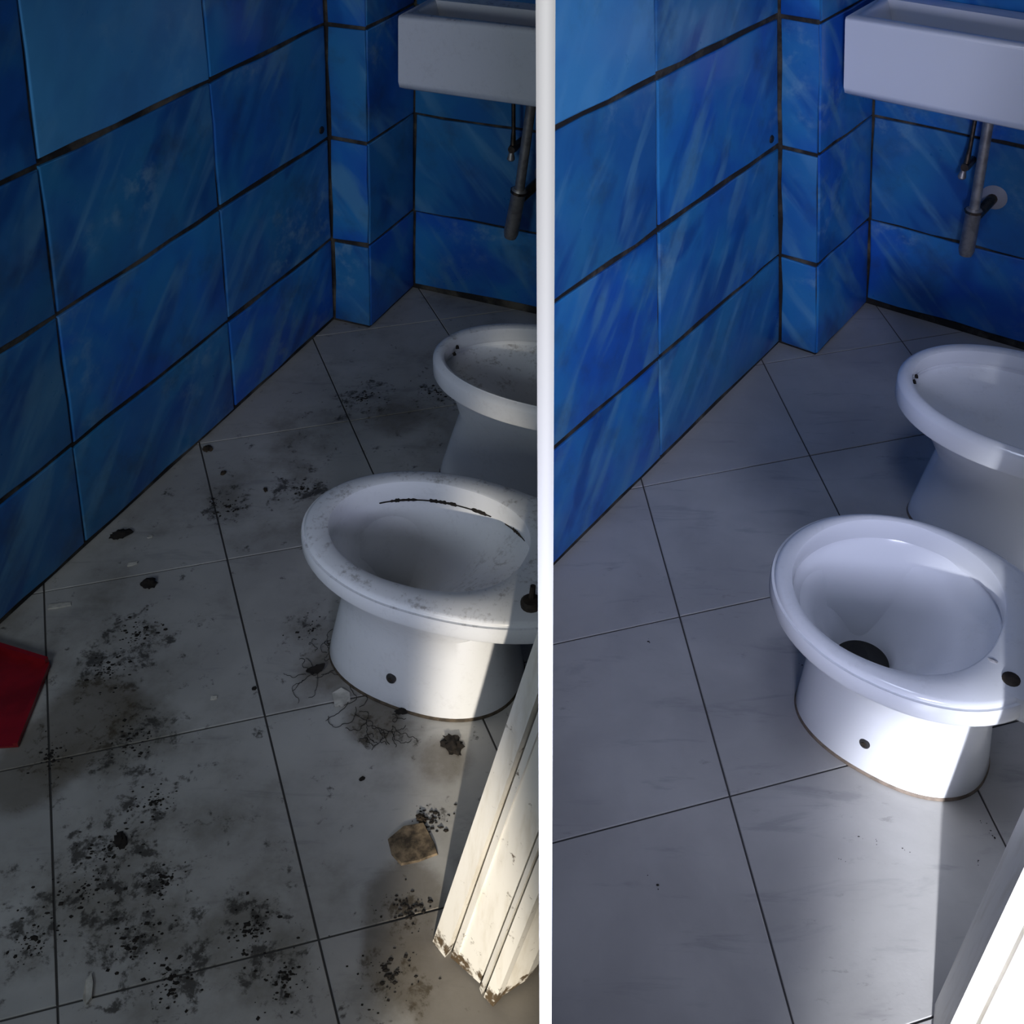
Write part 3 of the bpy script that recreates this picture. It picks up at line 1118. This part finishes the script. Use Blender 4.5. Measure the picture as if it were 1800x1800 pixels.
def scrap(x, y, w, h, a, label, mat=PAPER, z=.0015):
    bm = bmesh.new()
    ca, sa = math.cos(a), math.sin(a)
    pts = []
    for px, py in ((-1, -.8), (-.2, -1), (.9, -.7), (1, .3), (.3, 1), (-.8, .7)):
        qx, qy = px * w * random.uniform(.8, 1.1), py * h * random.uniform(.8, 1.1)
        pts.append((x + qx * ca - qy * sa, y + qx * sa + qy * ca))
    prism(bm, [(p[0], p[1], .0004) for p in pts], [(p[0], p[1], z + random.uniform(0, .003)) for p in pts])
    tag(obj('paper_scrap', bm, mat), label, 'scrap', 'pale scraps on the dirty floor')


scrap(-.845, 1.792, .010, .005, .4, 'small pale scrap between the two black clumps by the wall')
scrap(-.95, 1.677, .024, .008, .25, 'long pale scrap at the foot of the blue wall')
scrap(-.59, 1.456, .006, .005, .2, 'tiny white scrap in the middle of the dirty floor')
scrap(-.633, .958, .007, .020, .25, 'narrow white scrap near the bottom edge of the picture', z=.004)
scrap(-.363, 1.454, .016, .020, .4, 'pale torn scrap by the dirty toilet foot', z=.003)
scrap(-.835, 1.872, .006, .003, .2, 'tiny pale flake right of the long black clump')

# square mortar patch
bm = bmesh.new()
poly = [(-.247, 1.184), (-.225, 1.206), (-.193, 1.211), (-.172, 1.175), (-.166, 1.158), (-.195, 1.146), (-.221, 1.140), (-.238, 1.158)]
prism(bm, [(x, y, .0003) for x, y in poly], [(x * .95 - .206 * .05, y * .95 + 1.175 * .05, .004 + random.uniform(-.001, .001)) for x, y in poly])
tag(obj('mortar_patch', bm, MORTAR), 'square brown crusty mortar patch beside the broken casing', 'mortar')

# red dustpan whose corner comes in from the left
t = thing('dustpan', (-1.02, 1.44, 0), 'red plastic dustpan lying flat on the dirty floor', 'dustpan')
bm = bmesh.new()
pan = [(-.913, 1.526), (-.905, 1.487), (-.899, 1.352), (-1.16, 1.33), (-1.19, 1.62)]
prism(bm, [(x, y, .001) for x, y in pan], [(x, y, .005) for x, y in pan])
obj('pan', bm, RED, t)
for nm, a, b2, h in (('pan_lip', pan[0], pan[2], .006), ('pan_wall', pan[0], pan[4], .016), ('pan_wall', pan[3], pan[4], .03)):
    bm = bmesh.new()
    d = (Vector(b2) - Vector(a)).normalized()
    q = Vector((-d.y, d.x)) * .004
    a, b2 = Vector(a), Vector(b2)
    pts = [a - q, b2 - q, b2 + q, a + q]
    prism(bm, [(p.x, p.y, .001) for p in pts], [(p.x, p.y, .005 + h) for p in pts])
    obj(nm, bm, RED if nm == 'pan_wall' else RED, t)
bm = bmesh.new()
tube(bm, [(-1.16, 1.47, .012), (-1.24, 1.475, .03), (-1.38, 1.48, .035)], [.014, .013, .015], 12)
obj('handle', bm, RED, t, smooth=50)


# countless crumbs of dirt
def crumbs(name, spots, count, rmin, rmax, mat, label):
    bm = bmesh.new()
    for x, y, r in spots:
        for _ in range(count):
            a, d = random.uniform(0, 6.28), abs(random.gauss(0, .55)) * r
            px, py = x + math.cos(a) * d, y + math.sin(a) * d
            if abs(px) < .02 or (Vector((px, py, 0)) - before.W(.93, .74, 0)).length < .245:
                continue
            q = random.uniform(rmin, rmax) * random.random() ** 1.5 + .0007
            rx, ry = q * random.uniform(.7, 1.7), q * random.uniform(.6, 1.2)
            k = random.choice((4, 5))
            ang = random.uniform(0, 6.28)
            base = []
            for j in range(k):
                g = ang + 6.28 * j / k
                base.append(bm.verts.new((px + rx * math.cos(g), py + ry * math.sin(g), .0003)))
            tip = bm.verts.new((px, py, q * .7))
            for j in range(k):
                bm.faces.new((base[j], base[(j + 1) % k], tip))
            bm.faces.new(base)
    return tag(obj(name, bm, mat), label, 'dirt crumbs', None, 'stuff')


crumbs('dirt_crumbs', CRUMB_SPOTS, 80, .0010, .0036, DIRTM, 'scattered black dirt crumbs over the dirty floor')
crumbs('dirt_specks', [(.516, 1.18, .01), (.455, 1.147, .01), (.492, 1.189, .006), (.692, 1.214, .006), (.701, 1.199, .006), (.702, 1.189, .006),
                       (.665, 1.147, .012), (.557, 1.165, .01), (.472, 1.529, .01), (.194, 1.586, .01), (.163, 1.106, .02)], 3, .0008, .0018, DIRTM,
       'few tiny dark specks on the cleaned floor')

# dark drilled hole near the inner corner of both left walls
for s, a, z, lab in ((before, .035, .535, 'dark drilled hole'), (after, .045, .555, 'dark drilled hole')):
    bm = bmesh.new()
    X = Vector((1, 0, 0))
    c0 = s.wall_point(s.O, X, s.nl, a, z, .004)
    c1 = s.wall_point(s.O, X, s.nl, a, z, .0078)
    tube(bm, [c0, c1], [.011, .009], 12)
    o = obj('drilled_hole', bm, DARK, s.wl)
    o['label'] = lab

# thin white paint drip low on the dirty left wall
bm = bmesh.new()
X = Vector((1, 0, 0))
tube(bm, [before.wall_point(before.O, X, before.nl, a, z, .0068) for a, z in ((1.175, .083), (1.174, .070), (1.173, .055), (1.173, .050))], [.0012, .002, .0024, .0012], 8)
o = obj('paint_drip', bm, WHITE, before.wl)
o['label'] = 'thin white paint drip'
